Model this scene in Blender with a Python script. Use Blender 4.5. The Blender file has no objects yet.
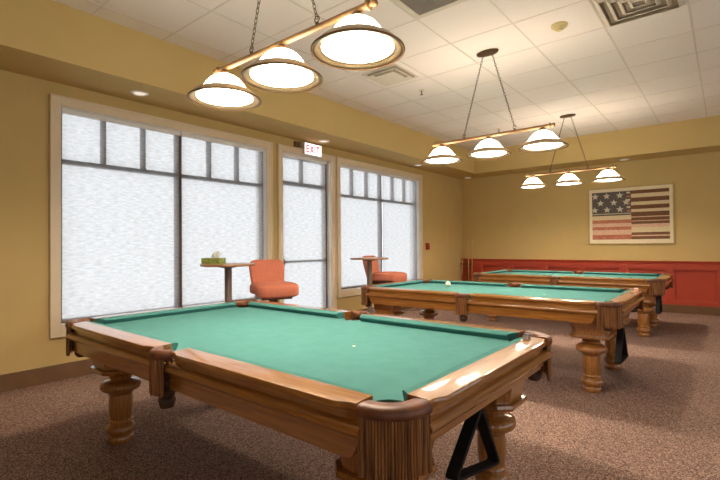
import bpy, bmesh, math, random
from mathutils import Vector, Matrix
random.seed(7)
PI = math.pi
SC = bpy.context.scene
COL = SC.collection

# ------------------------------------------------------------------ materials
def lin(c):
    return tuple((v/255/12.92 if v/255 <= .04045 else ((v/255+.055)/1.055)**2.4) for v in c) + (1,)

def newmat(name):
    m = bpy.data.materials.new(name); m.use_nodes = True
    nt = m.node_tree
    return m, nt, nt.nodes, nt.links, nt.nodes['Principled BSDF']

def noise_mat(name, c1, c2, scale=8, stretch=(1, 1, 1), rough=.6, bump=0, bump_scale=None, metallic=0, coat=0,
              detail=4, lo=.35, hi=.65, spec=.5, coat_rough=.08, bump_dist=.002):
    m, nt, N, L, b = newmat(name)
    tc = N.new('ShaderNodeTexCoord'); mp = N.new('ShaderNodeMapping'); mp.inputs['Scale'].default_value = stretch
    L.new(tc.outputs['Object'], mp.inputs['Vector'])
    nz = N.new('ShaderNodeTexNoise'); nz.inputs['Scale'].default_value = scale; nz.inputs['Detail'].default_value = detail
    L.new(mp.outputs['Vector'], nz.inputs['Vector'])
    r = N.new('ShaderNodeValToRGB'); r.color_ramp.elements[0].position = lo; r.color_ramp.elements[1].position = hi
    r.color_ramp.elements[0].color = lin(c1); r.color_ramp.elements[1].color = lin(c2)
    L.new(nz.outputs['Fac'], r.inputs['Fac']); L.new(r.outputs['Color'], b.inputs['Base Color'])
    b.inputs['Roughness'].default_value = rough; b.inputs['Metallic'].default_value = metallic
    b.inputs['Specular IOR Level'].default_value = spec
    b.inputs['Coat Weight'].default_value = coat; b.inputs['Coat Roughness'].default_value = coat_rough
    if bump:
        n2 = nz
        if bump_scale:
            n2 = N.new('ShaderNodeTexNoise'); n2.inputs['Scale'].default_value = bump_scale; n2.inputs['Detail'].default_value = 3
            L.new(mp.outputs['Vector'], n2.inputs['Vector'])
        bp = N.new('ShaderNodeBump'); bp.inputs['Strength'].default_value = bump; bp.inputs['Distance'].default_value = bump_dist
        L.new(n2.outputs['Fac'], bp.inputs['Height']); L.new(bp.outputs['Normal'], b.inputs['Normal'])
    return m

def glow_mat(name, c, strength, base=(255, 250, 240)):
    m, nt, N, L, b = newmat(name)
    b.inputs['Base Color'].default_value = lin(base); b.inputs['Roughness'].default_value = .35
    b.inputs['Emission Color'].default_value = lin(c); b.inputs['Emission Strength'].default_value = strength
    return m

M = {}
DOME = 10.0
M['wall'] = noise_mat('tan_wall_paint', (203, 176, 116), (206, 179, 119), 3, rough=.75, bump=.08, bump_scale=160, spec=.2)
M['ceil'] = noise_mat('ceiling_tile', (236, 227, 218), (241, 232, 223), 60, rough=.9, bump=.15, bump_scale=220, spec=.1)
M['tbar'] = noise_mat('ceiling_grid_paint', (216, 206, 192), (220, 210, 196), 5, rough=.7)
M['trim'] = noise_mat('cream_trim_paint', (226, 208, 176), (231, 214, 184), 4, rough=.4)
M['base'] = noise_mat('brown_baseboard', (104, 74, 46), (114, 82, 52), 6, rough=.5)
M['mull'] = noise_mat('brown_window_frame', (98, 72, 56), (108, 80, 62), 6, rough=.5)
M['white'] = noise_mat('white_paint', (232, 230, 226), (238, 236, 232), 4, rough=.35)
M['red'] = noise_mat('red_wainscot_paint', (166, 58, 36), (172, 62, 39), 4, rough=.42)
WA, WB = (138, 86, 29), (178, 120, 50)
M['wood_x'] = noise_mat('oak_grain_long', WA, WB, 9, (.6, 9, 9), rough=.34, coat=1.0, coat_rough=.06, detail=6, lo=.3, hi=.7)
M['wood_y'] = noise_mat('oak_grain_cross', WA, WB, 9, (9, .6, 9), rough=.34, coat=1.0, coat_rough=.06, detail=6, lo=.3, hi=.7)
M['wood_z'] = noise_mat('oak_grain_upright', (134, 82, 30), (178, 118, 50), 9, (9, 9, .6), rough=.3, coat=1.0, coat_rough=.06, detail=6, lo=.3, hi=.7)
M['felt'] = noise_mat('green_felt', (76, 127, 122), (81, 132, 127), 14, rough=.95, bump=.1, bump_scale=900, spec=.08)
M['cush'] = noise_mat('green_cushion_cloth', (68, 119, 114), (74, 125, 119), 14, rough=.95, spec=.08)
M['leather'] = noise_mat('brown_leather', (98, 56, 32), (122, 74, 44), 18, rough=.42, bump=.2, bump_scale=120)
M['fringe'] = noise_mat('leather_fringe', (68, 40, 16), (182, 124, 68), 70, (1.2, 1.2, .05), rough=.6, bump=.5, bump_scale=60, lo=.3, hi=.72)
M['net'] = noise_mat('dark_leather_net', (62, 40, 28), (84, 56, 38), 20, rough=.5)
M['black'] = noise_mat('black_plastic', (20, 18, 18), (26, 24, 24), 10, rough=.65, spec=.25)
M['bronze'] = noise_mat('brushed_bronze', (122, 90, 54), (136, 102, 64), 30, (1, 8, 8), rough=.5, metallic=.3)
M['darkbronze'] = noise_mat('dark_bronze', (92, 74, 52), (108, 88, 62), 20, rough=.45, metallic=.7)
M['brim'] = noise_mat('tan_glass_brim', (166, 140, 102), (174, 148, 110), 10, rough=.45, metallic=0)
M['dome'] = glow_mat('lit_frosted_glass', (255, 241, 218), DOME)
M['bulb'] = glow_mat('lamp_bulb', (255, 232, 190), 9)
M['orange'] = noise_mat('orange_upholstery', (198, 118, 92), (206, 126, 99), 40, rough=.85, bump=.15, bump_scale=500, spec=.15)
M['dwood'] = noise_mat('dark_walnut', (84, 54, 34), (106, 70, 44), 10, (1, 1, .3), rough=.4)
M['tabletop'] = noise_mat('laminate_top', (150, 104, 66), (164, 116, 76), 8, (1, 5, 5), rough=.3)
M['pole'] = noise_mat('grey_brown_metal', (112, 96, 84), (122, 104, 90), 12, rough=.4, metallic=.3)
M['ivory'] = noise_mat('ivory_ball', (246, 238, 206), (250, 242, 212), 5, rough=.12, coat=.5)
M['chalk'] = noise_mat('chalk_wrapper', (150, 136, 132), (170, 154, 148), 60, rough=.8)
M['chalktop'] = noise_mat('chalk_face', (70, 78, 90), (86, 94, 104), 60, rough=.95)
M['pinkchalk'] = noise_mat('red_chalk_wrapper', (216, 150, 140), (226, 166, 156), 60, rough=.8)
M['green_box'] = noise_mat('green_card_print', (108, 124, 52), (156, 166, 84), 40, rough=.6)
M['tissue'] = noise_mat('tissue_paper', (236, 236, 232), (244, 244, 240), 20, rough=.9)
M['alarm'] = noise_mat('red_alarm_plastic', (140, 34, 24), (150, 38, 28), 10, rough=.4)
M['beige'] = noise_mat('beige_plastic', (206, 190, 130), (212, 196, 138), 10, rough=.5)
M['grille'] = noise_mat('grey_grille', (128, 118, 106), (136, 126, 112), 10, rough=.6)
M['ventwhite'] = noise_mat('vent_white_metal', (214, 204, 184), (220, 210, 190), 10, rough=.5)
M['ventdark'] = noise_mat('vent_dark_slot', (150, 138, 120), (158, 146, 126), 10, rough=.7)
M['canlens'] = glow_mat('downlight_lens', (255, 240, 214), .35)
M['frame'] = noise_mat('gilt_frame', (188, 158, 96), (202, 172, 110), 12, rough=.4, metallic=.2)
M['mat'] = noise_mat('cream_mat_board', (236, 222, 186), (240, 226, 192), 8, rough=.85)
M['cue'] = noise_mat('maple_cue', (196, 158, 96), (208, 170, 108), 12, (4, 4, .5), rough=.35)
M['cuebutt'] = noise_mat('cue_butt_stain', (150, 100, 52), (164, 112, 60), 12, (4, 4, .5), rough=.35)
M['signface'] = glow_mat('exit_sign_face', (255, 246, 246), .75)
M['signred'] = glow_mat('exit_sign_letters', (232, 50, 76), .7, base=(220, 40, 60))
def aged(name, c1, c2):
    return noise_mat(name, c1, c2, 26, (1, 1, 3), rough=.8, detail=8, lo=.38, hi=.62, spec=.2)
M['p_brown'] = aged('print_brown', (118, 80, 54), (136, 98, 70))
M['p_red'] = aged('print_faded_red', (184, 104, 80), (206, 138, 110))
M['p_pink'] = aged('print_pink_cream', (222, 176, 146), (230, 200, 168))
M['p_cream'] = aged('print_cream', (224, 204, 160), (232, 214, 176))
M['p_grey'] = aged('print_slate', (98, 90, 88), (116, 106, 100))
M['p_star'] = aged('print_star', (214, 204, 184), (224, 214, 194))

# carpet: speckled reddish brown loop pile
m, nt, N, L, b = newmat('speckled_carpet')
tc = N.new('ShaderNodeTexCoord')
n1 = N.new('ShaderNodeTexVoronoi'); n1.inputs['Scale'].default_value = 185; bw = N.new('ShaderNodeRGBToBW')
n2 = N.new('ShaderNodeTexNoise'); n2.inputs['Scale'].default_value = 2.2; n2.inputs['Detail'].default_value = 3
r1 = N.new('ShaderNodeValToRGB'); e = r1.color_ramp.elements
e[0].position = .22; e[0].color = lin((96, 73, 66)); e[1].position = .80; e[1].color = lin((194, 163, 145))
k = e.new(.5); k.color = lin((140, 113, 100))
mx = N.new('ShaderNodeMixRGB'); mx.blend_type = 'MULTIPLY'; mx.inputs['Fac'].default_value = 1
r2 = N.new('ShaderNodeValToRGB'); r2.color_ramp.elements[0].color = (.84, .83, .84, 1); r2.color_ramp.elements[1].color = (1, 1, 1, 1)
for n in (n1, n2): L.new(tc.outputs['Object'], n.inputs['Vector'])
L.new(n1.outputs['Color'], bw.inputs['Color']); L.new(bw.outputs['Val'], r1.inputs['Fac']); L.new(n2.outputs['Fac'], r2.inputs['Fac'])
L.new(r1.outputs['Color'], mx.inputs['Color1']); L.new(r2.outputs['Color'], mx.inputs['Color2'])
L.new(mx.outputs['Color'], b.inputs['Base Color'])
b.inputs['Roughness'].default_value = .98; b.inputs['Specular IOR Level'].default_value = .05
bp = N.new('ShaderNodeBump'); bp.inputs['Strength'].default_value = .1; bp.inputs['Distance'].default_value = .004
L.new(n1.outputs['Distance'], bp.inputs['Height']); L.new(bp.outputs['Normal'], b.inputs['Normal'])
M['carpet'] = m

# clear window glass: thin pane that lets light straight through with a faint reflection
m, nt, N, L, b = newmat('window_glass')
N.remove(b); o = N['Material Output']
tr = N.new('ShaderNodeBsdfTransparent'); gl = N.new('ShaderNodeBsdfGlossy'); gl.inputs['Roughness'].default_value = .02
fr = N.new('ShaderNodeFresnel'); fr.inputs['IOR'].default_value = 1.1
mi = N.new('ShaderNodeMixShader'); L.new(fr.outputs['Fac'], mi.inputs['Fac'])
L.new(tr.outputs['BSDF'], mi.inputs[1]); L.new(gl.outputs['BSDF'], mi.inputs[2]); L.new(mi.outputs['Shader'], o.inputs['Surface'])
M['glass'] = m

# sheer woven roller blind: half see-through, half translucent white threads
m, nt, N, L, b = newmat('sheer_woven_blind')
N.remove(b); o = N['Material Output']
tc = N.new('ShaderNodeTexCoord'); mp = N.new('ShaderNodeMapping'); mp.inputs['Scale'].default_value = (1, .42, 1.9)
nz = N.new('ShaderNodeTexNoise'); nz.inputs['Scale'].default_value = 30; nz.inputs['Detail'].default_value = 8; nz.inputs['Roughness'].default_value = .68
L.new(tc.outputs['Object'], mp.inputs['Vector']); L.new(mp.outputs['Vector'], nz.inputs['Vector'])
rp = N.new('ShaderNodeValToRGB'); rp.color_ramp.elements[0].position = .3; rp.color_ramp.elements[1].position = .7
rp.color_ramp.elements[0].color = (.43, .43, .425, 1); rp.color_ramp.elements[1].color = (.66, .66, .655, 1)
L.new(nz.outputs['Fac'], rp.inputs['Fac'])
tr = N.new('ShaderNodeBsdfTransparent'); tl = N.new('ShaderNodeBsdfTranslucent'); df = N.new('ShaderNodeBsdfDiffuse')
L.new(rp.outputs['Color'], tl.inputs['Color']); L.new(rp.outputs['Color'], df.inputs['Color']); L.new(rp.outputs['Color'], tr.inputs['Color'])
m1 = N.new('ShaderNodeMixShader'); m1.inputs['Fac'].default_value = .28
L.new(tl.outputs['BSDF'], m1.inputs[1]); L.new(df.outputs['BSDF'], m1.inputs[2])
m2 = N.new('ShaderNodeMixShader'); m2.inputs['Fac'].default_value = .5
L.new(m1.outputs['Shader'], m2.inputs[1]); L.new(tr.outputs['BSDF'], m2.inputs[2]); L.new(m2.outputs['Shader'], o.inputs['Surface'])
M['blind'] = m

# ------------------------------------------------------------------ mesh helpers
def link(o, parent=None):
    COL.objects.link(o)
    if parent is not None: o.parent = parent
    return o

def obj(name, bm, mats, parent=None, smooth=False, angle=None, loc=None, bevel=0):
    bmesh.ops.recalc_face_normals(bm, faces=bm.faces)
    me = bpy.data.meshes.new(name); bm.to_mesh(me); bm.free()
    if not isinstance(mats, (list, tuple)): mats = [mats]
    for x in mats: me.materials.append(x)
    if smooth or angle:
        for p in me.polygons: p.use_smooth = True
        if angle: me.set_sharp_from_angle(angle=math.radians(angle))
    o = bpy.data.objects.new(name, me); link(o, parent)
    if loc: o.location = loc
    if bevel:
        md = o.modifiers.new('bevel', 'BEVEL'); md.width = bevel; md.segments = 2; md.limit_method = 'ANGLE'
    return o

def empty(name, loc=(0, 0, 0), rz=0):
    o = bpy.data.objects.new(name, None); o.empty_display_size = .1
    COL.objects.link(o); o.location = loc; o.rotation_euler = (0, 0, rz); return o

def tag(o, label, cat, group=None):
    o['label'] = label; o['category'] = cat
    if group: o['group'] = group
    return o

def struct(o):
    o['kind'] = 'structure'; return o

def copy_tree(o, parent=None):
    c = o.copy(); COL.objects.link(c)
    if parent is not None: c.parent = parent
    for ch in list(o.children): copy_tree(ch, c)
    return c

def box(bm, x0, x1, y0, y1, z0, z1, mi=0):
    vs = [bm.verts.new((x, y, z)) for x in (x0, x1) for y in (y0, y1) for z in (z0, z1)]
    for f in ((0, 1, 3, 2), (4, 6, 7, 5), (0, 4, 5, 1), (2, 3, 7, 6), (0, 2, 6, 4), (1, 5, 7, 3)):
        bm.faces.new([vs[i] for i in f]).material_index = mi
    return bm

def B(): return bmesh.new()

def lathe(bm, prof, n=32, c=(0, 0, 0), axis='z', mi=0):
    rings = []
    for r, z in prof:
        ring = []
        for i in range(n):
            a = 2*PI*i/n
            p = (r*math.cos(a), r*math.sin(a), z)
            if axis == 'x': p = (z, p[0], p[1])
            if axis == 'y': p = (p[0], z, p[1])
            ring.append(bm.verts.new((p[0]+c[0], p[1]+c[1], p[2]+c[2])))
        rings.append(ring)
    for a, b2 in zip(rings, rings[1:]):
        for i in range(n):
            bm.faces.new((a[i], a[(i+1) % n], b2[(i+1) % n], b2[i])).material_index = mi
    for ring, r in ((rings[0], prof[0][0]), (rings[-1], prof[-1][0])):
        if r > 0: bm.faces.new(ring).material_index = mi
    return bm

def loft(bm, loops, closed=True, caps=True, mi=0):
    R = [[bm.verts.new(p) for p in lp] for lp in loops]
    n = len(R[0])
    for a, b2 in zip(R, R[1:]):
        for i in range(n if closed else n-1):
            bm.faces.new((a[i], a[(i+1) % n], b2[(i+1) % n], b2[i])).material_index = mi
    if caps and closed:
        bm.faces.new(R[0][::-1]).material_index = mi; bm.faces.new(R[-1]).material_index = mi
    return bm

def tube(bm, pts, r, n=8, mi=0, caps=True):
    pts = [Vector(p) for p in pts]; loops = []
    for i, p in enumerate(pts):
        t = (pts[min(i+1, len(pts)-1)] - pts[max(i-1, 0)]).normalized()
        up = Vector((0, 0, 1)) if abs(t.z) < .9 else Vector((1, 0, 0))
        u = t.cross(up).normalized(); v = t.cross(u)
        rr = r[i] if isinstance(r, (list, tuple)) else r
        loops.append([p + u*rr*math.cos(2*PI*k/n) + v*rr*math.sin(2*PI*k/n) for k in range(n)])
    return loft(bm, loops, caps=caps, mi=mi)

def cushion(bm, c, s, e=.35, nu=32, nv=16, fn=None):
    """rounded upholstery block: a superellipsoid of size s about c; fn bends each point"""
    def sp(v, p): return math.copysign(abs(v)**p, v)
    rings = []
    for j in range(nv+1):
        v = -PI/2 + PI*j/nv; ring = []
        for i in range(nu):
            u = 2*PI*i/nu
            p = Vector((s[0]/2*sp(math.cos(v), e)*sp(math.cos(u), e), s[1]/2*sp(math.cos(v), e)*sp(math.sin(u), e), s[2]/2*sp(math.sin(v), e)))
            if fn: p = fn(p)
            ring.append(bm.verts.new(p + Vector(c)))
        rings.append(ring)
    for a, b2 in zip(rings, rings[1:]):
        for i in range(nu): bm.faces.new((a[i], a[(i+1) % nu], b2[(i+1) % nu], b2[i]))
    bmesh.ops.remove_doubles(bm, verts=bm.verts, dist=1e-5)
    return bm

# ------------------------------------------------------------------ the room
XW, YF, XR, YB = -5.0, 10.05, 4.5, -3.5      # left wall, far wall, right wall, back wall
ZS, ZC = 2.872, 3.365                        # soffit underside, ceiling
XS, YS = -4.378, 9.43                        # soffit inner edges
TW = .22                                     # wall thickness
struct(obj('floor', box(B(), XW-TW, XR+TW, YB-TW, YF+TW, -.12, 0), M['carpet']))
struct(obj('ceiling', box(B(), XW-TW, XR+TW, YB-TW, YF+TW, ZC, ZC+.1), M['ceil']))
bm = B()
PX, PY = .6545, .6545
x = -.235
xs = [-.235 + PX*k for k in range(-6, 8)]
ys = [4.85 + PY*k for k in range(-12, 8)]
for x in xs:
    if XS < x < XR: box(bm, x-.007, x+.007, YB, YS, ZC-.004, ZC+.001)
for i, y in enumerate(ys):
    if YB < y < YS: 
        w = .006 if i % 2 == 0 else .004
        box(bm, XS, XR, y-w, y+w, ZC-.003, ZC+.001)
struct(obj('ceiling_grid', bm, M['tbar']))

# left wall with three openings (y0, y1, z0, z1)
OPEN = [(1.515, 4.035, .525, 2.66), (4.315, 5.355, .0, 2.66), (5.565, 8.06, .525, 2.66)]
bm = B()
yy = YB-TW
for (y0, y1, z0, z1) in OPEN:
    box(bm, XW-TW, XW, yy, y0, 0, ZC)
    if z0 > 0: box(bm, XW-TW, XW, y0, y1, 0, z0)
    box(bm, XW-TW, XW, y0, y1, z1, ZC)
    yy = y1
box(bm, XW-TW, XW, yy, YF+TW, 0, ZC)
struct(obj('wall_left', bm, M['wall']))
struct(obj('wall_far', box(B(), XW, XR, YF, YF+TW, 0, ZC), M['wall']))
# right wall and back wall, with unseen plain windows added to brighten the room
def wall_with_holes(axis, c, thick, a0, a1, holes):
    bm = B(); cur = a0
    def bx(u0, u1, z0, z1):
        if axis == 'x': box(bm, c, c+thick, u0, u1, z0, z1)
        else: box(bm, u0, u1, c, c+thick, z0, z1)
    for (u0, u1, z0, z1) in holes:
        bx(cur, u0, 0, ZC); bx(u0, u1, 0, z0); bx(u0, u1, z1, ZC); cur = u1
    bx(cur, a1, 0, ZC)
    return bm
FILL_RH = [(-1.2, 1.4, .5, 2.7), (2.2, 4.6, .5, 2.7), (5.4, 8.2, .5, 2.7)]
FILL_BH = [(1.4, 3.4, .5, 2.7)]
struct(obj('wall_right', wall_with_holes('x', XR, TW, YB-TW, YF+TW, FILL_RH), M['wall']))
struct(obj('wall_back', wall_with_holes('y', YB-TW, TW, XW, XR, FILL_BH), M['wall']))
n = 3
for (u0, u1, z0, z1) in FILL_RH:
    n += 1; w = struct(empty('window_%d' % n, (XR, (u0+u1)/2, z0)))  # added right-wall window, out of view, lets in fill light
    h = (u1-u0)/2; bm = B()
    for (a, b2, c, d) in ((-h, -h+.06, 0, z1-z0), (h-.06, h, 0, z1-z0), (-h, h, 0, .06), (-h, h, z1-z0-.06, z1-z0), (-.03, .03, 0, z1-z0)):
        box(bm, .04, .1, a, b2, c, d)
    obj('window_frame', bm, M['white'], w)
    obj('pane', box(B(), .065, .071, -h+.05, h-.05, .05, z1-z0-.05), M['glass'], w)
for (u0, u1, z0, z1) in FILL_BH:
    n += 1; w = struct(empty('window_%d' % n, ((u0+u1)/2, YB, z0)))  # added back-wall window behind the camera, also for fill light
    h = (u1-u0)/2; bm = B()
    for (a, b2, c, d) in ((-h, -h+.06, 0, z1-z0), (h-.06, h, 0, z1-z0), (-h, h, 0, .06), (-h, h, z1-z0-.06, z1-z0), (-.03, .03, 0, z1-z0)):
        box(bm, a, b2, -.1, -.04, c, d)
    obj('window_frame', bm, M['white'], w)
    obj('pane', box(B(), -h+.05, h-.05, -.075, -.069, .05, z1-z0-.05), M['glass'], w)

# dropped soffit along the window wall and the far wall
bm = B()
box(bm, XW, XS, YB, YF, ZS, ZC); box(bm, XS, XR, YS, YF, ZS, ZC)
struct(obj('soffit', bm, M['wall']))

def board(name, segs, z0, z1, mat):
    bm = B()
    for (x0, x1, y0, y1) in segs: box(bm, x0, x1, y0, y1, z0, z1)
    return struct(obj(name, bm, mat, bevel=.004))
board('baseboard_left', [(XW, XW+.018, YB, 4.243), (XW, XW+.018, 5.432, YF)], 0, .155, M['base'])
board('baseboard_far', [(XW+.018, XR, YF-.060, YF)], 0, .145, M['base'])

# red panelled wainscot on the far wall
WZ0, WZ1 = .145, .93
bm = B()
FD = YF-.055
panels = []
px = -.775 + .745*6
while px > -4.7:
    panels.append((px, px+.635)); px -= .745
pl = sorted(p for p in panels if p[1] < XR)
cur = XW
for (p0, p1) in pl:
    box(bm, cur, p0, FD, YF, WZ0, WZ1-.03); cur = p1
    box(bm, p0, p1, FD, YF, WZ0, .215); box(bm, p0, p1, FD, YF, .795, WZ1-.03)
    box(bm, p0, p1, YF-.012, YF, .215, .795)
    q = .022
    for (a, b2, c, d) in ((p0, p0+q, .215, .795), (p1-q, p1, .215, .795), (p0+q, p1-q, .215, .215+q), (p0+q, p1-q, .795-q, .795)):
        box(bm, a, b2, YF-.046, YF-.010, c, d)
box(bm, cur, XR, FD, YF, WZ0, WZ1-.03)
struct(obj('wainscot_far', bm, M['red'], bevel=.004))
bm = B()
prof = [(0, WZ1+.012), (.05, WZ1+.012), (.055, WZ1+.004), (.05, WZ1-.008), (.036, WZ1-.014), (.032, WZ1-.04), (.02, WZ1-.05), (0, WZ1-.05)]
loft(bm, [[(xx, YF-d-.030 if d else YF, z) for d, z in prof] for xx in (XW, XR)])
struct(obj('trim_1', bm, M['red']))

# ---- windows in the left wall
def casing(bm, y0, y1, z0, z1, floor_level=False):
    """mitred cream casing round an opening; flat board with a raised outer bead"""
    w = .088; t = .028
    zb = z0 if floor_level else z0-w-.02
    box(bm, XW, XW+t, y0-w+.012, y0+.004, zb, z1+w)
    box(bm, XW, XW+t, y1-.004, y1+w-.012, zb, z1+w)
    box(bm, XW, XW+t, y0+.004, y1-.004, z1-.004, z1+w)
    box(bm, XW, XW+t+.012, y0-w, y0-w+.014, zb, z1+w)
    box(bm, XW, XW+t+.012, y1+w-.014, y1+w, zb, z1+w)
    box(bm, XW, XW+t+.012, y0-w+.014, y1+w-.014, z1+w-.014, z1+w)
    if not floor_level:
        box(bm, XW, XW+t, y0+.004, y1-.004, zb, z0+.004)
        box(bm, XW, XW+t+.012, y0-w+.014, y1+w-.014, zb, zb+.014)
    return bm

def jamb(bm, y0, y1, z0, z1):
    g = .012
    box(bm, XW-TW, XW, y0, y0+g, z0, z1); box(bm, XW-TW, XW, y1-g, y1, z0, z1)
    box(bm, XW-TW, XW, y0+g, y1-g, z1-g, z1)
    if z0 > 0: box(bm, XW-TW, XW, y0+g, y1-g, z0, z0+g)
    return bm

def big_window(num, y0, y1, z0, z1):
    w = struct(empty('window_%d' % num, (0, 0, 0)))
    obj('casing', casing(B(), y0, y1, z0, z1), M['trim'], w, bevel=.003)
    obj('jamb', jamb(B(), y0, y1, z0, z1), M['white'], w)
    bm = B(); X0, X1 = XW-.125, XW-.070
    a0, a1, c0, c1 = y0+.012, y1-.012, z0+.012, z1-.012
    box(bm, X0, X1, a0, a0+.03, c0, c1); box(bm, X0, X1, a1-.03, a1, c0, c1)
    box(bm, X0, X1, a0+.03, a1-.03, c0, c0+.03); box(bm, X0, X1, a0+.03, a1-.03, c1-.03, c1)
    ym = (a0+a1)/2
    zt = 2.13
    box(bm, X0, X1, a0+.03, a1-.03, zt-.022, zt+.022)
    box(bm, X0, X1, ym-.036, ym+.036, c0+.03, zt-.022); box(bm, X0, X1, ym-.036, ym+.036, zt+.022, c1-.03)
    for k in (1, 2, 4, 5):
        yk = a0 + (a1-a0)*k/6
        box(bm, X0, X1, yk-.02, yk+.02, zt+.022, c1-.03)
    obj('window_frame', bm, M['mull'], w)
    for (b0, b1) in ((a0+.03, ym-.036), (ym+.036, a1-.03)):
        obj('pane', box(B(), XW-.105, XW-.099, b0, b1, c0+.03, zt-.022), M['glass'], w)
    for k in range(6):
        b0 = a0 + (a1-a0)*k/6 + .02; b1 = a0 + (a1-a0)*(k+1)/6 - .02
        obj('pane', box(B(), XW-.105, XW-.099, b0, b1, zt+.022, c1-.03), M['glass'], w)
    return w
big_window(1, *OPEN[0]); big_window(3, *OPEN[2])

# glazed exit door in the middle opening
y0, y1, z0, z1 = OPEN[1]
w = struct(empty('door_1', (0, 0, 0)))
obj('casing', casing(B(), y0, y1, z0, z1, True), M['trim'], w, bevel=.003)
obj('jamb', jamb(B(), y0, y1, z0, z1), M['white'], w)
bm = B(); X0, X1 = XW-.135, XW-.080
a0, a1 = y0+.012, y1-.012
box(bm, X0, X1, a0, a0+.05, 0, 2.648); box(bm, X0, X1, a1-.05, a1, 0, 2.648)
box(bm, X0, X1, a0+.05, a1-.05, 2.60, 2.648); box(bm, X0, X1, a0+.05, a1-.05, 2.19, 2.25)
ym = (a0+a1)/2-.04; box(bm, X0, X1, ym-.02, ym+.02, 2.25, 2.60)
box(bm, X0, X1, a0+.05, a1-.05, 0.01, .2)
obj('door_frame', bm, M['mull'], w)
obj('pane', box(B(), XW-.105, XW-.099, a0+.05, a1-.05, .2, 2.19), M['glass'], w)
obj('pane', box(B(), XW-.105, XW-.099, a0+.05, ym-.02, 2.25, 2.60), M['glass'], w)
obj('pane', box(B(), XW-.105, XW-.099, ym+.02, a1-.05, 2.25, 2.60), M['glass'], w)
bm = B(); tube(bm, [(XW-.072, a0+.06, 1.04), (XW-.072, a1-.06, 1.04)], .016, 10)
box(bm, XW-.081, XW-.060, a0+.055, a0+.1, .99, 1.09); box(bm, XW-.081, XW-.060, a1-.1, a1-.055, .99, 1.09)
obj('push_bar', bm, M['pole'], w)

# sheer roller blinds
def blind(y0, y1, zb, zt, label):
    r = empty('roller_blind', (XW-.042, (y0+y1)/2, zb)); h = (y1-y0)/2
    bm = B(); box(bm, -.02, .028, -h, h, zt-zb-.045, zt-zb)
    obj('head_rail', bm, M['white'], r, bevel=.004)
    bm = B(); nz = 24; loops = []
    v = [[bm.verts.new((.0 + .0015*math.sin(i*.9), y, (zt-zb-.045)*i/nz)) for y in (-h+.006, h-.006)] for i in range(nz+1)]
    for p, q in zip(v, v[1:]): bm.faces.new((p[0], p[1], q[1], q[0]))
    obj('blind_cloth', bm, M['blind'], r, smooth=True)
    bm = B(); tube(bm, [(0, -h+.004, .008), (0, h-.004, .008)], .008, 8)
    obj('hem_bar', bm, M['pole'], r)
    return tag(r, label, 'window blind', 'sheer roller blinds in the window openings')
g = .010
ya, yb = OPEN[0][0]+.022, OPEN[0][1]-.018
blind(ya, (ya+yb)/2-g, .545, 2.646, 'sheer white roller blind on the left half of the biggest window, nearest the camera')
blind((ya+yb)/2+g, yb, .545, 2.646, 'sheer white roller blind behind the tissue box table, right half of the nearest window')
blind(OPEN[1][0]+.016, OPEN[1][1]-.075, .03, 2.646, 'tall narrow sheer blind covering the glazed door under the exit sign')
ya, yb = OPEN[2][0]+.018, OPEN[2][1]-.03
blind(ya, (ya+yb)/2-g, .545, 2.646, 'sheer white roller blind just right of the door, left half of the far window')
blind((ya+yb)/2+g, yb, .545, 2.646, 'sheer white roller blind nearest the red alarm, right half of the far window')


# ------------------------------------------------------------------ pool tables
A, BB, ZT = 1.35, .745, .797
LX = 1.08
CR = .172        # centre of a corner pocket from both outer edges
def prof_rail(off):
    o = off
    return [(.012+o, .769), (.001+o, .776), (o, .788), (.005+o, .795), (.014+o, ZT), (.106, ZT+.002), (.106, .735), (.030+o*.5, .735), (.028+o*.5, .762)]
PC = [(.106, ZT+.001), (.136, ZT-.001), (.156, .789), (.158, .783), (.140, .757), (.106, .757)]
def rail_map(side):
    if side == 'yn': return lambda s, d, z: (s, -BB+d, z)
    if side == 'yp': return lambda s, d, z: (s, BB-d, z)
    if side == 'xn': return lambda s, d, z: (-A+d, s, z)
    return lambda s, d, z: (A-d, s, z)
def make_rail(side, s0, s1, root, e0, e1):
    """wooden rail with a moulded edge that tucks in beside the pockets, and its cloth cushion; e0, e1 = cushion mitre at each end"""
    f = rail_map(side); bm = B(); loops = []
    for s, o in ((s0, .022), (s0+.03, .020), (s0+.055, .008), (s0+.075, 0), (s1-.075, 0), (s1-.055, .008), (s1-.03, .020), (s1, .022)):
        loops.append([f(s, d, z) for d, z in prof_rail(o)])
    loft(bm, loops)
    r = obj('rail', bm, M['wood_x' if side[0] == 'y' else 'wood_y'], root, angle=40)
    bm = B()
    L0 = [f(s0 + (d-.106)*e0 + .002, d, z) for d, z in PC]; L1 = [f(s1 - (d-.106)*e1 - .002, d, z) for d, z in PC]
    loft(bm, [L0, L1]); obj('cushion', bm, M['cush'], r)
    return r

def arc(c, R, a0, a1, n): return [(c[0]+R*math.cos(a0+(a1-a0)*i/n), c[1]+R*math.sin(a0+(a1-a0)*i/n)) for i in range(n+1)]

def bag(bm, R, zt, zb, c, n=14):
    P = [(R, zt), (R*1.02, zt-.04), (R*1.0, zt-.08), (R*.85, zt-.115), (R*.6, zb+.03)]
    rings = []
    for j, (r, z) in enumerate(P):
        rings.append([bm.verts.new((c[0]+r*math.cos(2*PI*(i+.5*(j % 2))/n), c[1]+r*math.sin(2*PI*(i+.5*(j % 2))/n), z)) for i in range(n)])
    for j, (a, b2) in enumerate(zip(rings, rings[1:])):
        for i in range(n):
            if j % 2 == 0:
                bm.faces.new((a[i], a[(i+1) % n], b2[i])); bm.faces.new((a[(i+1) % n], b2[(i+1) % n], b2[i]))
            else:
                bm.faces.new((a[i], b2[(i+1) % n], b2[i])); bm.faces.new((a[i], a[(i+1) % n], b2[(i+1) % n]))
    return bm

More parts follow.
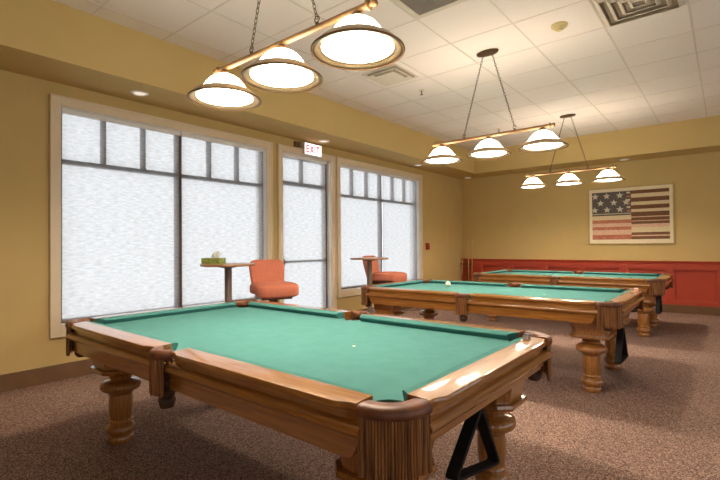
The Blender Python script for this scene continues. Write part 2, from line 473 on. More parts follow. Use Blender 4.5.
def fringe_bm(c, R, a0, a1, zt, zb, nstr, th=.010):
    """row of twisted leather strands hanging side by side along an arc"""
    bm = B(); rnd = random.Random(3)
    for k in range(nstr):
        a = a0 + (a1-a0)*(k+.5)/nstr; w = (a1-a0)*R/nstr*.56
        zz = zb + rnd.uniform(-.006, .008); ro = rnd.uniform(-.003, .003); loops = []
        for i in range(7):
            t = i/6; z = zt + (zz-zt)*t
            rr = R + ro*t + .004*math.sin(t*2.2+k)*t
            ww = w*(1 if i < 6 else .7)
            ca, sa = math.cos(a), math.sin(a)
            loops.append([(c[0]+ca*rr - sa*u*ww + ca*v*th, c[1]+sa*rr + ca*u*ww + sa*v*th, z) for u, v in ((-1, 0), (-.6, .55), (0, .8), (.6, .55), (1, 0), (0, -.6))])
        loft(bm, loops)
    return bm

def make_pool_table():
    root = empty('pool_table')
    # slate bed with cloth, its corners and sides notched for the pockets
    RP = .072
    pts = []
    ex, ey = A-.110, BB-.110
    def corner(sx, sy):
        c = (sx*(A-.150), sy*(BB-.150)); out = []
        d1 = math.sqrt(max(0, RP*RP - (ex-abs(c[0]))**2)); d2 = math.sqrt(max(0, RP*RP-(ey-abs(c[1]))**2))
        p_side = (sx*ex, sy*(abs(c[1])-d1)); p_end = (sx*(abs(c[0])-d2), sy*ey)
        a_s = math.atan2(p_side[1]-c[1], p_side[0]-c[0]); a_e = math.atan2(p_end[1]-c[1], p_end[0]-c[0])
        mid = math.atan2(-sy, -sx)
        def norm(a):
            while a-mid > PI: a -= 2*PI
            while a-mid < -PI: a += 2*PI
            return a
        return c, norm(a_s), norm(a_e)
    for (sx, sy) in ((1, -1), (1, 1), (-1, 1), (-1, -1)):
        c, s_, e_ = corner(sx, sy)
        first, last = (e_, s_) if sx*sy < 0 else (s_, e_)
        pts += arc(c, RP, first, last, 10)
        if sy == 1 and sx == 1: pts += arc((0, BB-.108), .056, 0, -PI, 10)
        if sy == -1 and sx == -1: pts += arc((0, -BB+.108), .056, PI, 0, 10)
    bm = B()
    top = [bm.verts.new((x, y, .757)) for x, y in pts]; bot = [bm.verts.new((x, y, .705)) for x, y in pts]
    bm.faces.new(top); bm.faces.new(bot[::-1])
    for i in range(len(top)):
        j = (i+1) % len(top); bm.faces.new((top[i], bot[i], bot[j], top[j]))
    obj('bed_cloth', bm, M['felt'], root)
    # rails
    for side in ('yn', 'yp'):
        make_rail(side, .078, A-CR-.012, root, .55, .9)
        make_rail(side, -(A-CR-.012), -.078, root, .9, .55)
    for side in ('xn', 'xp'):
        make_rail(side, -(BB-CR-.012), BB-CR-.012, root, .9, .9)
    # moulded apron, one board per side
    def apron(side, h):
        f = rail_map(side); bm = B()
        def pr(zb): return [(.028, .737), (.010, .730), (.003, .720), (.003, .709), (.012, .698), (.034, .692), (.036, zb), (.066, zb), (.066, .737)]
        lo = .615 if side[0] == 'y' else .655
        loops = [[f(s, d, z) for d, z in pr(zb)] for s, zb in ((-h, .685), (-h+.015, .68), (-h+.03, .66), (-h+.05, lo+.01), (-h+.07, lo), (h-.07, lo), (h-.05, lo+.01), (h-.03, .66), (h-.015, .68), (h, .685))]
        loft(bm, loops)
        return obj('apron', bm, M['wood_x' if side[0] == 'y' else 'wood_y'], root, angle=35)
    apron('yn', A-CR+.01); apron('yp', A-CR+.01); apron('xn', BB-CR+.01); apron('xp', BB-CR+.01)
    # dark underside of the slate frame
    obj('underframe', box(B(), -A+.2, A-.2, -BB+.2, BB-.2, .66, .704), M['dwood'], root)
    # pockets
    for sx in (1, -1):
        for sy in (1, -1):
            c = (sx*(A-.154), sy*(BB-.154)); mid = math.atan2(sy, sx); h = math.radians(52)
            bm = B(); loops = []
            n = 18
            for i in range(n+1):
                a = mid-h + 2*h*i/n; ca, sa = math.cos(a), math.sin(a)
                P = [(.076, .760), (.076, .788), (.084, .799), (.114, .802), (.134, .799), (.144, .791), (.148, .778), (.146, .766), (.138, .761), (.104, .761)]
                loops.append([(c[0]+ca*r, c[1]+sa*r, z) for r, z in P])
            loft(bm, loops)
            pk = obj('corner_pocket', bm, M['leather'], root, angle=50)
            obj('fringe', fringe_bm(c, .134, mid-h, mid+h, .765, .588, 26), M['fringe'], pk)
            bc = (sx*(A-.108), sy*(BB-.108)); bm = bag(B(), .050, .742, .575, bc)
            nb = obj('pocket_net', bm, M['net'], pk)
            md = nb.modifiers.new('net', 'WIREFRAME'); md.thickness = .010; md.use_replace = True
            bm = lathe(B(), [(.030, .612), (.040, .600), (.040, .580), (.026, .562), (0, .560)], 14, (bc[0], bc[1], 0))
            obj('net_cup', bm, M['net'], pk, smooth=True)
    for sy in (1, -1):
        c = (0, sy*(BB-.078)); mid = math.atan2(sy, 0); h = math.radians(62)
        bm = B(); loops = []; n = 16
        for i in range(n+1):
            a = mid-h + 2*h*i/n; ca, sa = math.cos(a), math.sin(a)
            P = [(.058, .768), (.058, .790), (.066, .799), (.088, .802), (.102, .799), (.111, .790), (.114, .776), (.111, .762), (.105, .756), (.066, .756)]
            loops.append([(c[0]+ca*r*(.80), c[1]+sa*r, z) for r, z in P])
        loft(bm, loops)
        pk = obj('side_pocket', bm, M['leather'], root, angle=50)
        bm = fringe_bm((0, c[1]), .098, mid-.62, mid+.62, .762, .592, 14)
        obj('fringe', bm, M['fringe'], pk)
        bc = (0, sy*(BB-.042)); bm = bag(B(), .046, .750, .55, (bc[0]+.0, bc[1]))
        nb = obj('pocket_net', bm, M['net'], pk)
        md = nb.modifiers.new('net', 'WIREFRAME'); md.thickness = .011; md.use_replace = True
        bm = lathe(B(), [(.034, .575), (.040, .560), (.034, .540), (.030, .526), (0, .524)], 14, (bc[0], bc[1], 0))
        obj('net_cup', bm, M['net'], pk, smooth=True)
    # turned legs under flared corner blocks
    LP = [(.058, .472), (.066, .464), (.066, .456), (.056, .450), (.056, .444), (.070, .438), (.074, .430), (.070, .420), (.060, .414), (.068, .405),
          (.096, .402), (.116, .390), (.123, .374), (.123, .358), (.114, .344), (.088, .336), (.077, .328), (.075, .316), (.068, .308), (.070, .296), (.072, .270),
          (.071, .200), (.064, .152), (.070, .147), (.073, .138), (.068, .130), (.064, .124), (.076, .114), (.086, .100), (.089, .084), (.085, .068), (.070, .056), (.068, .046), (.076, .036), (.076, .008), (.070, 0)]
    for sx in (1, -1):
        for sy in (1, -1):
            cx, cy = sx*LX, sy*.46
            lg = obj('leg', lathe(B(), [(r, z) for r, z in LP], 32, (cx, cy, 0)), M['wood_z'], root, angle=45)
            bm = B()
            def octo(hw, ch): return [(hw, -hw+ch), (hw, hw-ch), (hw-ch, hw), (-hw+ch, hw), (-hw, hw-ch), (-hw, -hw+ch), (-hw+ch, -hw), (hw-ch, -hw)]
            loops = []
            for hw, z in ((.160, .706), (.160, .672), (.158, .640), (.152, .605), (.145, .570), (.138, .540), (.132, .506), (.132, .502), (.150, .498), (.154, .485), (.150, .472), (.132, .466), (.06, .465)):
                loops.append([(cx+u, cy+v, z) for u, v in octo(hw, hw*.36)])
            loft(bm, loops)
            obj('leg_block', bm, M['wood_z'], lg, angle=30)
    # table centre mark on the cloth
    obj('foot_spot', lathe(B(), [(.009, .7568), (.009, .7578)], 14, (.55, 0, 0)), M['p_cream'], root)
    return root

t1 = make_pool_table()
tables = [t1, copy_tree(t1), copy_tree(t1)]
TP = [(-2.035, 1.755), (-2.005, 4.735), (-1.99, 7.69)]
TL = ['nearest and largest pool table, fringed leather pocket facing the camera', 'middle pool table with the white cue ball, second from the camera',
      'farthest pool table, beside the red wainscot under the flag print']
for o, p, l in zip(tables, TP, TL):
    o.location = (p[0], p[1], 0); tag(o, l, 'pool table', 'row of three pool tables')

# ------------------------------------------------------------------ small things on and under the tables
bm = B(); box(bm, -.011, .011, -.011, .011, 0, .018); box(bm, -.0108, .0108, -.0108, .0108, .018, .0225, 1)
c = obj('cue_chalk', bm, [M['chalk'], M['chalktop']], loc=(-.775, 2.235, .8), bevel=.001); c.scale = (1.25, 1.25, 1.25)
tag(c, 'small grey chalk cube on the right rail of the nearest table', 'chalk')
bm = B(); box(bm, -.012, .012, -.012, .012, 0, .019); box(bm, -.0118, .0118, -.0118, .0118, .019, .024, 1)
c = obj('cue_chalk', bm, [M['pinkchalk'], M['ivory']], loc=(-.70, 5.12, .8), bevel=.001); c.scale = (1.4, 1.4, 1.4)
tag(c, 'pink and white chalk cube on the right rail of the middle table', 'chalk')
bm = B(); bmesh.ops.create_uvsphere(bm, u_segments=24, v_segments=14, radius=.034)
tag(obj('cue_ball', bm, M['ivory'], smooth=True, loc=(-2.655, 4.93, .7915)), 'white cue ball resting on the green cloth of the middle table', 'ball')

def rack(loc, pts, label):
    """open triangle frame of black plastic hanging edge-on to the table end; pts are (y, z) about loc"""
    P = [Vector((0, y, z)) for y, z in pts]; cen = sum(P, Vector())/3
    loops_o, loops_i = [], []
    def rounded(inset):
        out = []
        for i in range(3):
            p, q, r = P[i], P[(i+1) % 3], P[(i-1) % 3]
            d = (cen-p).normalized()
            pc = p + d*inset
            u, v = (q-p).normalized(), (r-p).normalized(); s = .035 if inset == 0 else .024
            for t in (0, .25, .5, .75, 1):
                a = pc+v*s*(1-t)**2 + u*s*t**2
                out.append(a)
        return out
    o_, i_ = rounded(0), rounded(.030)
    bm = B(); hw = .024; n = len(o_)
    V = [[bm.verts.new((sx*hw, p.y, p.z)) for p in lp] for sx in (-1, 1) for lp in (o_, i_)]
    for a, b2 in ((0, 1), (2, 3), (0, 2), (1, 3)):
        for k in range(n): bm.faces.new((V[a][k], V[a][(k+1) % n], V[b2][(k+1) % n], V[b2][k]))
    r = obj('ball_rack', bm, M['black'], loc=loc, bevel=.003)
    bm = B()
    tube(bm, [(.0, pts[0][0], .12), (.0, pts[0][0], .02), (.012, pts[0][0]+.01, -.03), (.0, pts[0][0], -.045), (-.012, pts[0][0]-.01, -.03)], .004, 6)
    obj('hook', bm, M['darkbronze'], r)
    return tag(r, label, 'ball rack', 'ball racks hung under the table ends')
rack((-.772, 1.66, .650), [(0, 0), (-.235, -.215), (.175, -.30)], 'black triangle ball rack hanging under the end of the nearest table')
rack((-.705, 4.30, .60), [(0, 0), (-.17, -.31), (.20, -.315)], 'black triangle ball rack hanging under the end of the middle table')
rack((-.72, 7.12, .66), [(0, 0), (-.17, -.31), (.20, -.315)], 'black triangle ball rack hanging under the end of the farthest table')

# ------------------------------------------------------------------ pendant lamps
def chain_bm(p0, p1):
    bm = B(); p0, p1 = Vector(p0), Vector(p1); L = (p1-p0).length; n = max(3, round(L/.030)); t = (p1-p0).normalized()
    side = t.cross(Vector((0, 1, 0))).normalized(); oth = t.cross(side)
    for k in range(n):
        c = p0 + (p1-p0)*(k+.5)/n; s = side if k % 2 == 0 else oth
        hl, hw = .020, .0085; ring = []
        for i in range(12):
            a = 2*PI*i/12; ring.append(c + t*hl*math.cos(a) + s*hw*math.sin(a))
        loops = []; nrm = t.cross(s)
        for i in range(12):
            tang = (ring[(i+1) % 12]-ring[i-1]).normalized(); u = tang.cross(nrm).normalized(); r = .0024
            loops.append([ring[i] + u*r*math.cos(2*PI*q/5) + nrm*r*math.sin(2*PI*q/5) for q in range(5)])
        R = [[bm.verts.new(p) for p in lp] for lp in loops]
        for i in range(12):
            a, b2 = R[i], R[(i+1) % 12]
            for q in range(5): bm.faces.new((a[q], a[(q+1) % 5], b2[(q+1) % 5], b2[q]))
    return bm

ZBAR, ZRIM = 2.448, 2.240
def make_pendant():
    root = empty('billiard_lamp', (0, 0, ZC))
    zb = ZBAR-ZC
    fin = [(0, 0), (.016, .004), (.022, .014), (.018, .026), (.011, .032), (.012, .040), (.026, .046), (.028, .054), (.017, .062), (.017, .07)]
    prof = [(r, -.69+z) for r, z in fin] + [(.017, .62)] + [(r, .69-z) for r, z in reversed(fin)]
    obj('bar', lathe(B(), prof, 20, (0, 0, zb), 'x'), M['bronze'], root, angle=40)
    bm = B(); loops = []
    for k, z in ((.86, 0), (1, -.006), (1, -.018), (.93, -.030), (.5, -.036)):
        loops.append([(.122*k*math.cos(2*PI*i/32), .062*k*math.sin(2*PI*i/32), z) for i in range(32)])
    obj('canopy', loft(bm, loops), M['darkbronze'], root, angle=40)
    for s in (-1, 1):
        ch = obj('chain', chain_bm((s*.05, 0, -.034), (s*.285, 0, zb+.050)), M['darkbronze'], root, smooth=True)
        bm = B(); lathe(bm, [(.011, -.012), (.011, 0), (.004, .003)], 12, (s*.285, 0, zb+.027))
        tube(bm, [(s*.285+.017*math.cos(a), 0, zb+.046+.017*math.sin(a)) for a in [2*PI*i/14 for i in range(15)]], .0035, 6)
        obj('hanging_ring', bm, M['darkbronze'], ch, smooth=True)
    zr = ZRIM-ZC
    for x in (-.568, 0, .568):
        bm = B()
        D = [(.030, .166), (.050, .160), (.072, .149), (.094, .134), (.112, .114), (.128, .092), (.146, .070), (.162, .054), (.178, .044), (.181, .014),
             (.177, .012), (.172, .040), (.156, .050), (.139, .066), (.122, .086), (.106, .108), (.088, .128), (.068, .142), (.046, .153), (0, .156)]
        sh = obj('lamp_shade', lathe(bm, D, 40, (x, 0, zr)), M['dome'], root, smooth=True)
        bm = B()
        D = [(.174, .050), (.184, .047), (.196, .034), (.204, .030), (.218, .014), (.231, .003), (.232, -.002), (.216, .000), (.198, .007), (.188, .013), (.181, .014), (.179, .042), (.174, .050)]
        loops = [[(x+r*math.cos(2*PI*i/48), r*math.sin(2*PI*i/48), zr+z) for i in range(48)] for r, z in D]
        obj('brim', loft(bm, loops, caps=False), M['brim'], sh, smooth=True)
        bm = B()
        D = [(.230, .005), (.235, .003), (.236, -.003), (.232, -.006), (.228, -.003), (.230, .005)]
        obj('rim_band', loft(bm, [[(x+r*math.cos(2*PI*i/48), r*math.sin(2*PI*i/48), zr+z) for i in range(48)] for r, z in D], caps=False), M['bronze'], sh, smooth=True)
        bm = lathe(B(), [(.014, .196), (.020, .188), (.034, .180), (.040, .170), (.036, .162), (.0, .162)], 20, (x, 0, zr))
        obj('collar', bm, M['bronze'], sh, smooth=True)
        bm = B(); bmesh.ops.create_uvsphere(bm, u_segments=16, v_segments=10, radius=.030)
        bmesh.ops.translate(bm, verts=bm.verts, vec=(x, 0, zr+.115))
        obj('bulb', bm, M['bulb'], sh, smooth=True)
        ld = bpy.data.lights.get('pendant_glow') or bpy.data.lights.new('pendant_glow', 'POINT')
        ld.energy = PEND; ld.color = (1, .89, .75); ld.shadow_soft_size = .05
        lo = bpy.data.objects.new('pendant_glow', ld); link(lo, root); lo.location = (x, 0, zr+.085)
    return root
PEND = 18
p1 = make_pendant()
pend = [p1, copy_tree(p1), copy_tree(p1)]
PL = ['three-shade bar lamp nearest the camera, over the nearest pool table', 'three-shade bar lamp hanging over the middle pool table',
      'three-shade bar lamp farthest away, just left of the flag print']
for o, p, l in zip(pend, [(-1.982, 1.72), (-1.985, 4.63), (-1.98, 7.76)], PL):
    o.location = (p[0], p[1], ZC); tag(o, l, 'hanging lamp', 'three-shade lamps over the pool tables')

# ------------------------------------------------------------------ ceiling fittings
def downlight(x, y, z, label):
    r = empty('downlight', (x, y, z))
    obj('trim_ring', lathe(B(), [(.062, 0), (.085, 0), (.085, -.004), (.066, -.012), (.058, -.004), (.058, 0)], 28), M['white'], r, angle=40)
    obj('lens', lathe(B(), [(.058, -.001), (.058, -.004), (.03, -.007), (0, -.008)], 24), M['canlens'], r, smooth=True)
    return tag(r, label, 'downlight', 'round downlights under the soffit')
for x, y, l in ((-4.69, 2.14, 'round downlight in the soffit above the nearest window, leftmost of its row'), (-4.735, 4.93, 'round downlight in the soffit directly above the exit sign'),
                (-4.75, 7.64, 'round downlight in the soffit above the far window'), (-4.76, 9.88, 'round downlight in the corner of the soffit, farthest one'),
                (-1.50, 9.79, 'round downlight in the far soffit above the flag print')):
    downlight(x, y, ZS, l)

# corner-blow air vent with two nested L slots
r = empty('air_vent', (-3.18, 4.50, ZC))
obj('vent_plate', box(B(), -.255, .255, -.255, .255, -.012, -.006), M['ventwhite'], r, bevel=.004)
for k, q in enumerate((.235, .165)):
    bm = B(); w = .030
    box(bm, q-w, q, -q, q*.8, -.020, -.012); box(bm, -q*.8, q-w, -q, -q+w, -.020, -.012)
    obj('slot', bm, M['ventdark'], r)
    bm = B()
    box(bm, q-w-.012, q-w, -q+w, q*.8, -.030, -.012); box(bm, -q*.8, q-w, -q+w, -q+w+.012, -.030, -.012)
    obj('vane', bm, M['ventwhite'], r)
tag(r, 'white ceiling vent with nested L-shaped slots beside the nearest lamp', 'vent')

r = empty('return_grille', (-1.866, 3.214, ZC)); h = .312
bm = B()
for (a, b2, c, d) in ((-h, h, -h, -h+.05), (-h, h, h-.05, h), (-h, -h+.05, -h+.05, h-.05), (h-.05, h, -h+.05, h-.05)): box(bm, a, b2, c, d, -.016, -.0062)
obj('grille_frame', bm, M['ventwhite'], r, bevel=.003)
bm = B(); box(bm, -h+.05, h-.05, -h+.05, h-.05, -.009, -.0062)
for k in range(22): 
    t = -h+.06 + k*(2*h-.12)/21
    box(bm, t-.002, t+.002, -h+.05, h-.05, -.013, -.009)
obj('grille_core', bm, M['grille'], r)
tag(r, 'square grey return air grille in the ceiling at the top edge', 'vent')

r = empty('ceiling_diffuser', (-.5625, 4.523, ZC))
for k, q in enumerate((.30, .225, .15, .08)):
    bm = B(); z = -.006
    lo = [[(sx*q, sy*q, z) for sx, sy in ((1, 1), (-1, 1), (-1, -1), (1, -1))], [(sx*(q-.03), sy*(q-.03), z-.034+.006*k) for sx, sy in ((1, 1), (-1, 1), (-1, -1), (1, -1))],
          [(sx*(q-.036), sy*(q-.036), z-.030+.006*k) for sx, sy in ((1, 1), (-1, 1), (-1, -1), (1, -1))], [(sx*(q-.010), sy*(q-.010), z) for sx, sy in ((1, 1), (-1, 1), (-1, -1), (1, -1))]]
    loft(bm, lo, caps=False); obj('louvre', bm, M['ventwhite'], r)
obj('throat', box(B(), -.285, .285, -.285, .285, -.0090, -.0062), M['ventdark'], r)
tag(r, 'square louvred air diffuser in the ceiling beside the smoke detector', 'vent')

r = empty('smoke_detector', (-1.215, 4.52, ZC))
obj('base', lathe(B(), [(.075, 0), (.075, -.016), (.066, -.022)], 28), M['beige'], r, angle=40)
obj('sensor_head', lathe(B(), [(.060, -.018), (.054, -.034), (.030, -.040), (.028, -.052), (.012, -.058), (0, -.058)], 24), M['beige'], r, angle=40)
tag(r, 'yellowed round smoke detector on the ceiling', 'smoke detector')

def sprinkler(x, y, label):
    r = empty('sprinkler', (x, y, ZC))
    obj('escutcheon', lathe(B(), [(.036, 0), (.036, -.004), (.018, -.010), (0, -.010)], 20), M['ventwhite'], r, smooth=True)
    bm = lathe(B(), [(.009, -.008), (.009, -.040), (.005, -.042), (.005, -.058), (.022, -.060), (.022, -.063), (0, -.064)], 14)
    obj('sprinkler_head', bm, M['darkbronze'], r, angle=40)
    tag(r, label, 'sprinkler', 'ceiling sprinklers')
sprinkler(-3.165, 5.20, 'small sprinkler head on the ceiling beside the L-slot vent')
sprinkler(-3.175, 7.87, 'small sprinkler head far back, seen just above the middle lamp bar')

# ------------------------------------------------------------------ things on the walls
r = empty('exit_sign', (XW, 4.89, 2.665))
obj('housing', box(B(), .030, .075, -.185, .185, 0, .185), M['white'], r, bevel=.004)
obj('face', box(B(), .075, .078, -.175, .175, .010, .175), M['signface'], r)
bm = B()
def bar2(y0, z0, y1, z1, w=.020):
    d = Vector((0, y1-y0, z1-z0)); L = d.length; u = d/L; v = Vector((0, -u.z, u.y)); p = Vector((0, y0, z0)); q = Vector((0, y1, z1))
    ps = [p+v*w/2, p-v*w/2, q-v*w/2, q+v*w/2]
    A1 = [bm.verts.new((.078, a.y, a.z)) for a in ps]; A2 = [bm.verts.new((.081, a.y, a.z)) for a in ps]
    bm.faces.new(A2)
    for i in range(4): bm.faces.new((A1[i], A1[(i+1) % 4], A2[(i+1) % 4], A2[i]))
zl, zh = .035, .150
yy = -.150                                     # seen from the room, y grows to the right
bar2(yy+.01, zl, yy+.01, zh)
for z in (zl+.01, (zl+zh)/2, zh-.01): bar2(yy+.02, z, yy+.062, z)
yy += .086; bar2(yy, zl, yy+.062, zh); bar2(yy, zh, yy+.062, zl)
yy += .096; bar2(yy, zl, yy, zh)
yy += .030; bar2(yy, zh-.01, yy+.070, zh-.01); bar2(yy+.035, zl, yy+.035, zh-.02)
obj('lettering', bm, M['signred'], r)
obj('mounting_plate', box(B(), .0, .030, -.08, .08, .09, .17), M['white'], r)
tag(r, 'white EXIT sign with red letters above the glazed door', 'exit sign')
tag(obj('motion_sensor', box(B(), 0, .05, -.05, .05, 0, .075), M['dwood'], loc=(XW, 4.60, 2.765), bevel=.006), 'small brown sensor box on the wall left of the exit sign', 'sensor')

r = empty('fire_alarm', (XW, 8.36, 1.175))
obj('pull_box', box(B(), 0, .045, -.055, .055, 0, .145), M['alarm'], r, bevel=.006)
obj('pull_handle', box(B(), .045, .060, -.035, .035, .055, .085), M['alarm'], r, bevel=.003)
tag(r, 'small red fire alarm pull box on the tan wall past the windows', 'fire alarm')

# framed flag print
r = empty('flag_picture', (-1.47, YF, 1.255)); HW, HH = .722, 1.125
bm = B(); fw = .022
for (a, b2, c, d) in ((-HW, HW, 0, fw), (-HW, HW, HH-fw, HH), (-HW, -HW+fw, fw, HH-fw), (HW-fw, HW, fw, HH-fw)): box(bm, a, b2, -.040, -.001, c, d)
obj('frame', bm, M['frame'], r, bevel=.004)
obj('mat_board', box(B(), -HW+fw, HW-fw, -.020, -.008, fw, HH-fw), M['mat'], r)
PMATS = [M['p_cream'], M['p_brown'], M['p_red'], M['p_pink'], M['p_grey'], M['p_star']]
bm = B(); W2, ZB, ZT2 = .648, .098, 1.040
def strip(x0, x1, t0, t1, mi, y=-.0215):
    """print band between two heights counted down from the top of the print (0..1)"""
    za, zb = ZT2-(ZT2-ZB)*t0, ZT2-(ZT2-ZB)*t1
    f = bm.faces.new([bm.verts.new(p) for p in ((x0, y, zb), (x1, y, zb), (x1, y, za), (x0, y, za))]); f.material_index = mi
xm = .035
rt = [(0, .07, 1), (.07, .15, 0), (.15, .235, 1), (.235, .305, 0), (.305, .385, 1), (.385, .445, 0), (.445, .535, 1), (.535, .555, 3), (.555, .62, 1), (.62, .635, 3), (.635, .69, 1),
      (.69, .76, 3), (.76, .86, 0), (.86, .915, 1), (.915, .94, 3), (.94, 1, 1)]
for a, b2, mi in rt: strip(xm, W2, a, b2, mi)
strip(-W2, xm, 0, .455, 4)
for k in range(6): strip(xm-.075, xm-.012, .02+.075*k, .055+.075*k, (0, 2)[k % 2], -.0220)
lt = [(.455, .47, 0), (.47, .50, 4), (.50, .59, 0), (.59, .66, 2), (.66, .735, 3), (.735, .80, 2), (.80, .90, 3), (.90, 1, 2)]
for a, b2, mi in lt: strip(-W2, xm, a, b2, mi)
def star(cx, cz, R):
    P = []
    for k in range(10):
        a = PI/2 + k*PI/5; q = R if k % 2 == 0 else R*.42
        P.append(bm.verts.new((cx+q*math.cos(a), -.0223, cz+q*math.sin(a))))
    f = bm.faces.new(P); f.material_index = 5
for row, (t, xs2) in enumerate(((.085, (-.59, -.385, -.155)), (.23, (-.495, -.26, -.05)), (.375, (-.60, -.38, -.155)))):
    for x in xs2: star(x, ZT2-(ZT2-ZB)*t, .068)
obj('print', bm, PMATS, r)
tag(r, 'framed weathered stars and stripes flag print on the far wall', 'picture')

# ------------------------------------------------------------------ cues in the far corner
r = empty('cue_stand', (-4.80, 9.84, 0))
obj('base', box(B(), -.16, .16, -.13, .13, 0, .05), M['dwood'], r, bevel=.006)
obj('upright', box(B(), -.035, .035, .06, .09, .05, .92), M['dwood'], r, bevel=.004)
obj('cue_rail', box(B(), -.16, .16, .02, .06, .80, .84), M['dwood'], r, bevel=.004)
tag(r, 'dark wooden cue stand in the far left corner against the wainscot', 'cue stand')
for p0, p1, l in (((-4.93, 9.80, .052), (-4.90, 9.87, 1.22), 'shortest wooden cue, leftmost of three in the corner stand'),
                  ((-4.72, 9.78, .052), (-4.76, 9.85, 1.36), 'wooden cue in the middle of three in the corner stand'),
                  ((-4.66, 9.80, .052), (-4.66, 9.86, 1.38), 'rightmost of three wooden cues in the corner stand')):
    v0 = Vector(p0); d = Vector(p1)-v0
    q = empty('pool_cue', p0)
    obj('butt', tube(B(), [(0, 0, 0), d*.02, d*.45], [.014, .0165, .0135], 10), M['cuebutt'], q, smooth=True)
    obj('shaft', tube(B(), [d*.45, d*.75, d*.985], [.0130, .0105, .008], 10), M['cue'], q, smooth=True)
    obj('tip', tube(B(), [d*.985, d], [.008, .0075], 8), M['p_cream'], q)
    tag(q, l, 'pool cue', 'cues in the corner stand')

# ------------------------------------------------------------------ pedestal tables and swivel stools by the windows
def make_bar_table():
    r = empty('pedestal_table')
    obj('tabletop', lathe(B(), [(0, 1.078), (.262, 1.078), (.270, 1.083), (.272, 1.094), (.268, 1.101), (0, 1.102)], 40), M['tabletop'], r, angle=40)
    obj('column', lathe(B(), [(.09, 1.077), (.09, 1.066), (.036, 1.056), (.036, .05), (.05, .03)], 24), M['pole'], r, angle=40)
    obj('base', lathe(B(), [(.05, .045), (.10, .034), (.24, .016), (.25, .008), (.25, 0)], 36), M['black'], r, angle=40)
    return r
b1 = make_bar_table(); b2_ = copy_tree(b1)
b1.location = (-3.905, 2.66, 0); tag(b1, 'tall round pedestal table with the tissue box on it', 'table', 'pedestal tables by the windows')
b2_.location = (-3.90, 4.96, 0); tag(b2_, 'tall round pedestal table with an empty top, by the far window', 'table', 'pedestal tables by the windows')

r = empty('tissue_box', (-4.04, 2.58, 1.1022), math.radians(20))
obj('carton', box(B(), -.108, .108, -.055, .055, 0, .056), M['green_box'], r, bevel=.003)
bm = B(); rnd = random.Random(5); loops = []
for z, s in ((.055, 1), (.07, .85), (.09, 1.05), (.108, .7), (.12, .2)):
    loops.append([(.02+.05*s*math.cos(2*PI*i/14)*(1+.25*rnd.uniform(-1, 1)) + (z-.055)*.5, .018*s*math.sin(2*PI*i/14)*(1+.5*rnd.uniform(-1, 1)), z+.008*rnd.uniform(-1, 1)) for i in range(14)])
obj('tissue', loft(bm, loops), M['tissue'], r, smooth=True)
tag(r, 'green tissue box with a white tissue pulled up, on the near pedestal table', 'tissue box')

def make_stool():
    """swivel bar stool facing +x"""
    r = empty('swivel_stool')
    obj('seat', cushion(B(), (.03, 0, .795), (.50, .48, .135), .42, fn=lambda p: Vector((p.x, p.y, p.z + .012*math.cos(p.x*6) - (.018 if p.x > .18 and p.z < 0 else 0)))), M['orange'], r, smooth=True)
    def bend(p):
        k = (p.z+.22)/.44
        w = .88 + .22*max(0, k)**1.2
        return Vector((p.x - .10*k + .45*p.y*p.y, p.y*w, p.z))
    obj('backrest', cushion(B(), (-.205, 0, .91), (.095, .40, .42), .40, fn=bend), M['orange'], r, smooth=True)
    obj('swivel_plate', box(B(), -.17, .17, -.17, .17, .694, .722), M['dwood'], r, bevel=.006)
    obj('column', lathe(B(), [(.06, .694), (.045, .66), (.04, .60), (.04, .06)], 24), M['dwood'], r, angle=40)
    bm = B(); tube(bm, [(.21*math.cos(2*PI*i/28), .21*math.sin(2*PI*i/28), .30) for i in range(29)], .012, 8)
    for a in (0, PI/2, PI, 3*PI/2): tube(bm, [(.035*math.cos(a), .035*math.sin(a), .30), (.21*math.cos(a), .21*math.sin(a), .30)], .009, 8)
    obj('foot_ring', bm, M['pole'], r, smooth=True)
    obj('base', lathe(B(), [(.05, .07), (.09, .05), (.23, .022), (.24, .010), (.24, 0)], 32), M['dwood'], r, angle=40)
    return r
s1 = make_stool(); s2 = copy_tree(s1)
s1.location = (-3.93, 3.26, 0); s1.rotation_euler = (0, 0, math.radians(-24)); tag(s1, 'orange upholstered swivel stool in front of the door, beside the tissue box table', 'stool', 'orange swivel stools')
s2.location = (-3.99, 5.49, 0); s2.rotation_euler = (0, 0, math.radians(12)); tag(s2, 'orange upholstered swivel stool behind the empty pedestal table', 'stool', 'orange swivel stools')

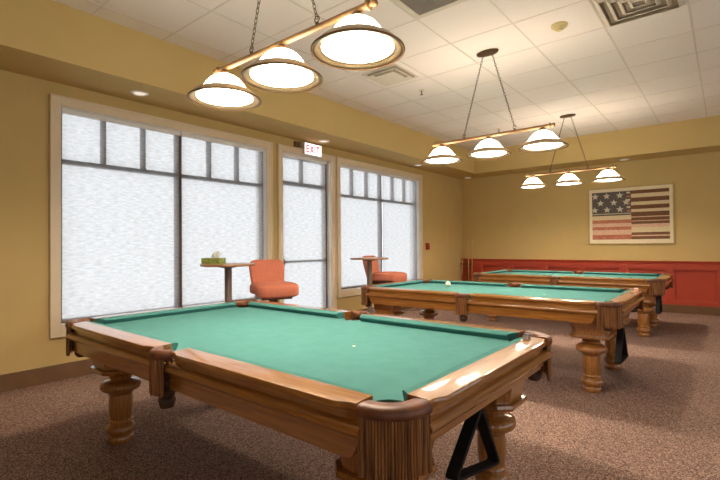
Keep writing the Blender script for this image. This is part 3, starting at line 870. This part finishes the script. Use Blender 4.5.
# ------------------------------------------------------------------ light
W = bpy.data.worlds.new('overcast_sky'); SC.world = W; W.use_nodes = True
bg = W.node_tree.nodes['Background']; bg.inputs['Color'].default_value = (.93, .96, 1, 1); bg.inputs['Strength'].default_value = .98
def portal(loc, rot, sx, sy):
    ld = bpy.data.lights.new('window_portal', 'AREA'); ld.shape = 'RECTANGLE'; ld.size = sx; ld.size_y = sy; ld.cycles.is_portal = True
    o = bpy.data.objects.new('window_portal', ld); COL.objects.link(o); o.location = loc; o.rotation_euler = rot
for (y0, y1, z0, z1) in OPEN: portal((XW-TW, (y0+y1)/2, (z0+z1)/2), (0, -PI/2, 0), z1-z0, y1-y0)
for (u0, u1, z0, z1) in FILL_RH: portal((XR+TW, (u0+u1)/2, (z0+z1)/2), (0, PI/2, 0), z1-z0, u1-u0)
for (u0, u1, z0, z1) in FILL_BH: portal(((u0+u1)/2, YB-TW, (z0+z1)/2), (PI/2, 0, 0), u1-u0, z1-z0)

# ------------------------------------------------------------------ camera
yaw, pit, rol = math.radians(39.34), math.radians(.762), math.radians(-.494)
fwd = Vector((-math.sin(yaw)*math.cos(pit), math.cos(yaw)*math.cos(pit), math.sin(pit)))
rt0 = Vector((math.cos(yaw), math.sin(yaw), 0)); up0 = rt0.cross(fwd)
rt_ = rt0*math.cos(rol) + up0*math.sin(rol); up_ = up0*math.cos(rol) - rt0*math.sin(rol)
cd = bpy.data.cameras.new('camera'); cam = bpy.data.objects.new('camera', cd); COL.objects.link(cam)
cd.sensor_width = 36; cd.lens = 448.6/720*36; cd.clip_start = .05
mw = Matrix((rt_, up_, -fwd)).transposed().to_4x4(); mw.translation = Vector((0, 0, 1.268)); cam.matrix_world = mw
SC.camera = cam
SC.view_settings.view_transform = 'Standard'; SC.view_settings.look = 'None'; SC.view_settings.exposure = 1.06; SC.view_settings.gamma = 1
SC.view_settings.use_curve_mapping = False
cy = SC.cycles
cy.max_bounces = 10; cy.diffuse_bounces = 6; cy.transparent_max_bounces = 12; cy.use_denoising = True; cy.sample_clamp_indirect = 6
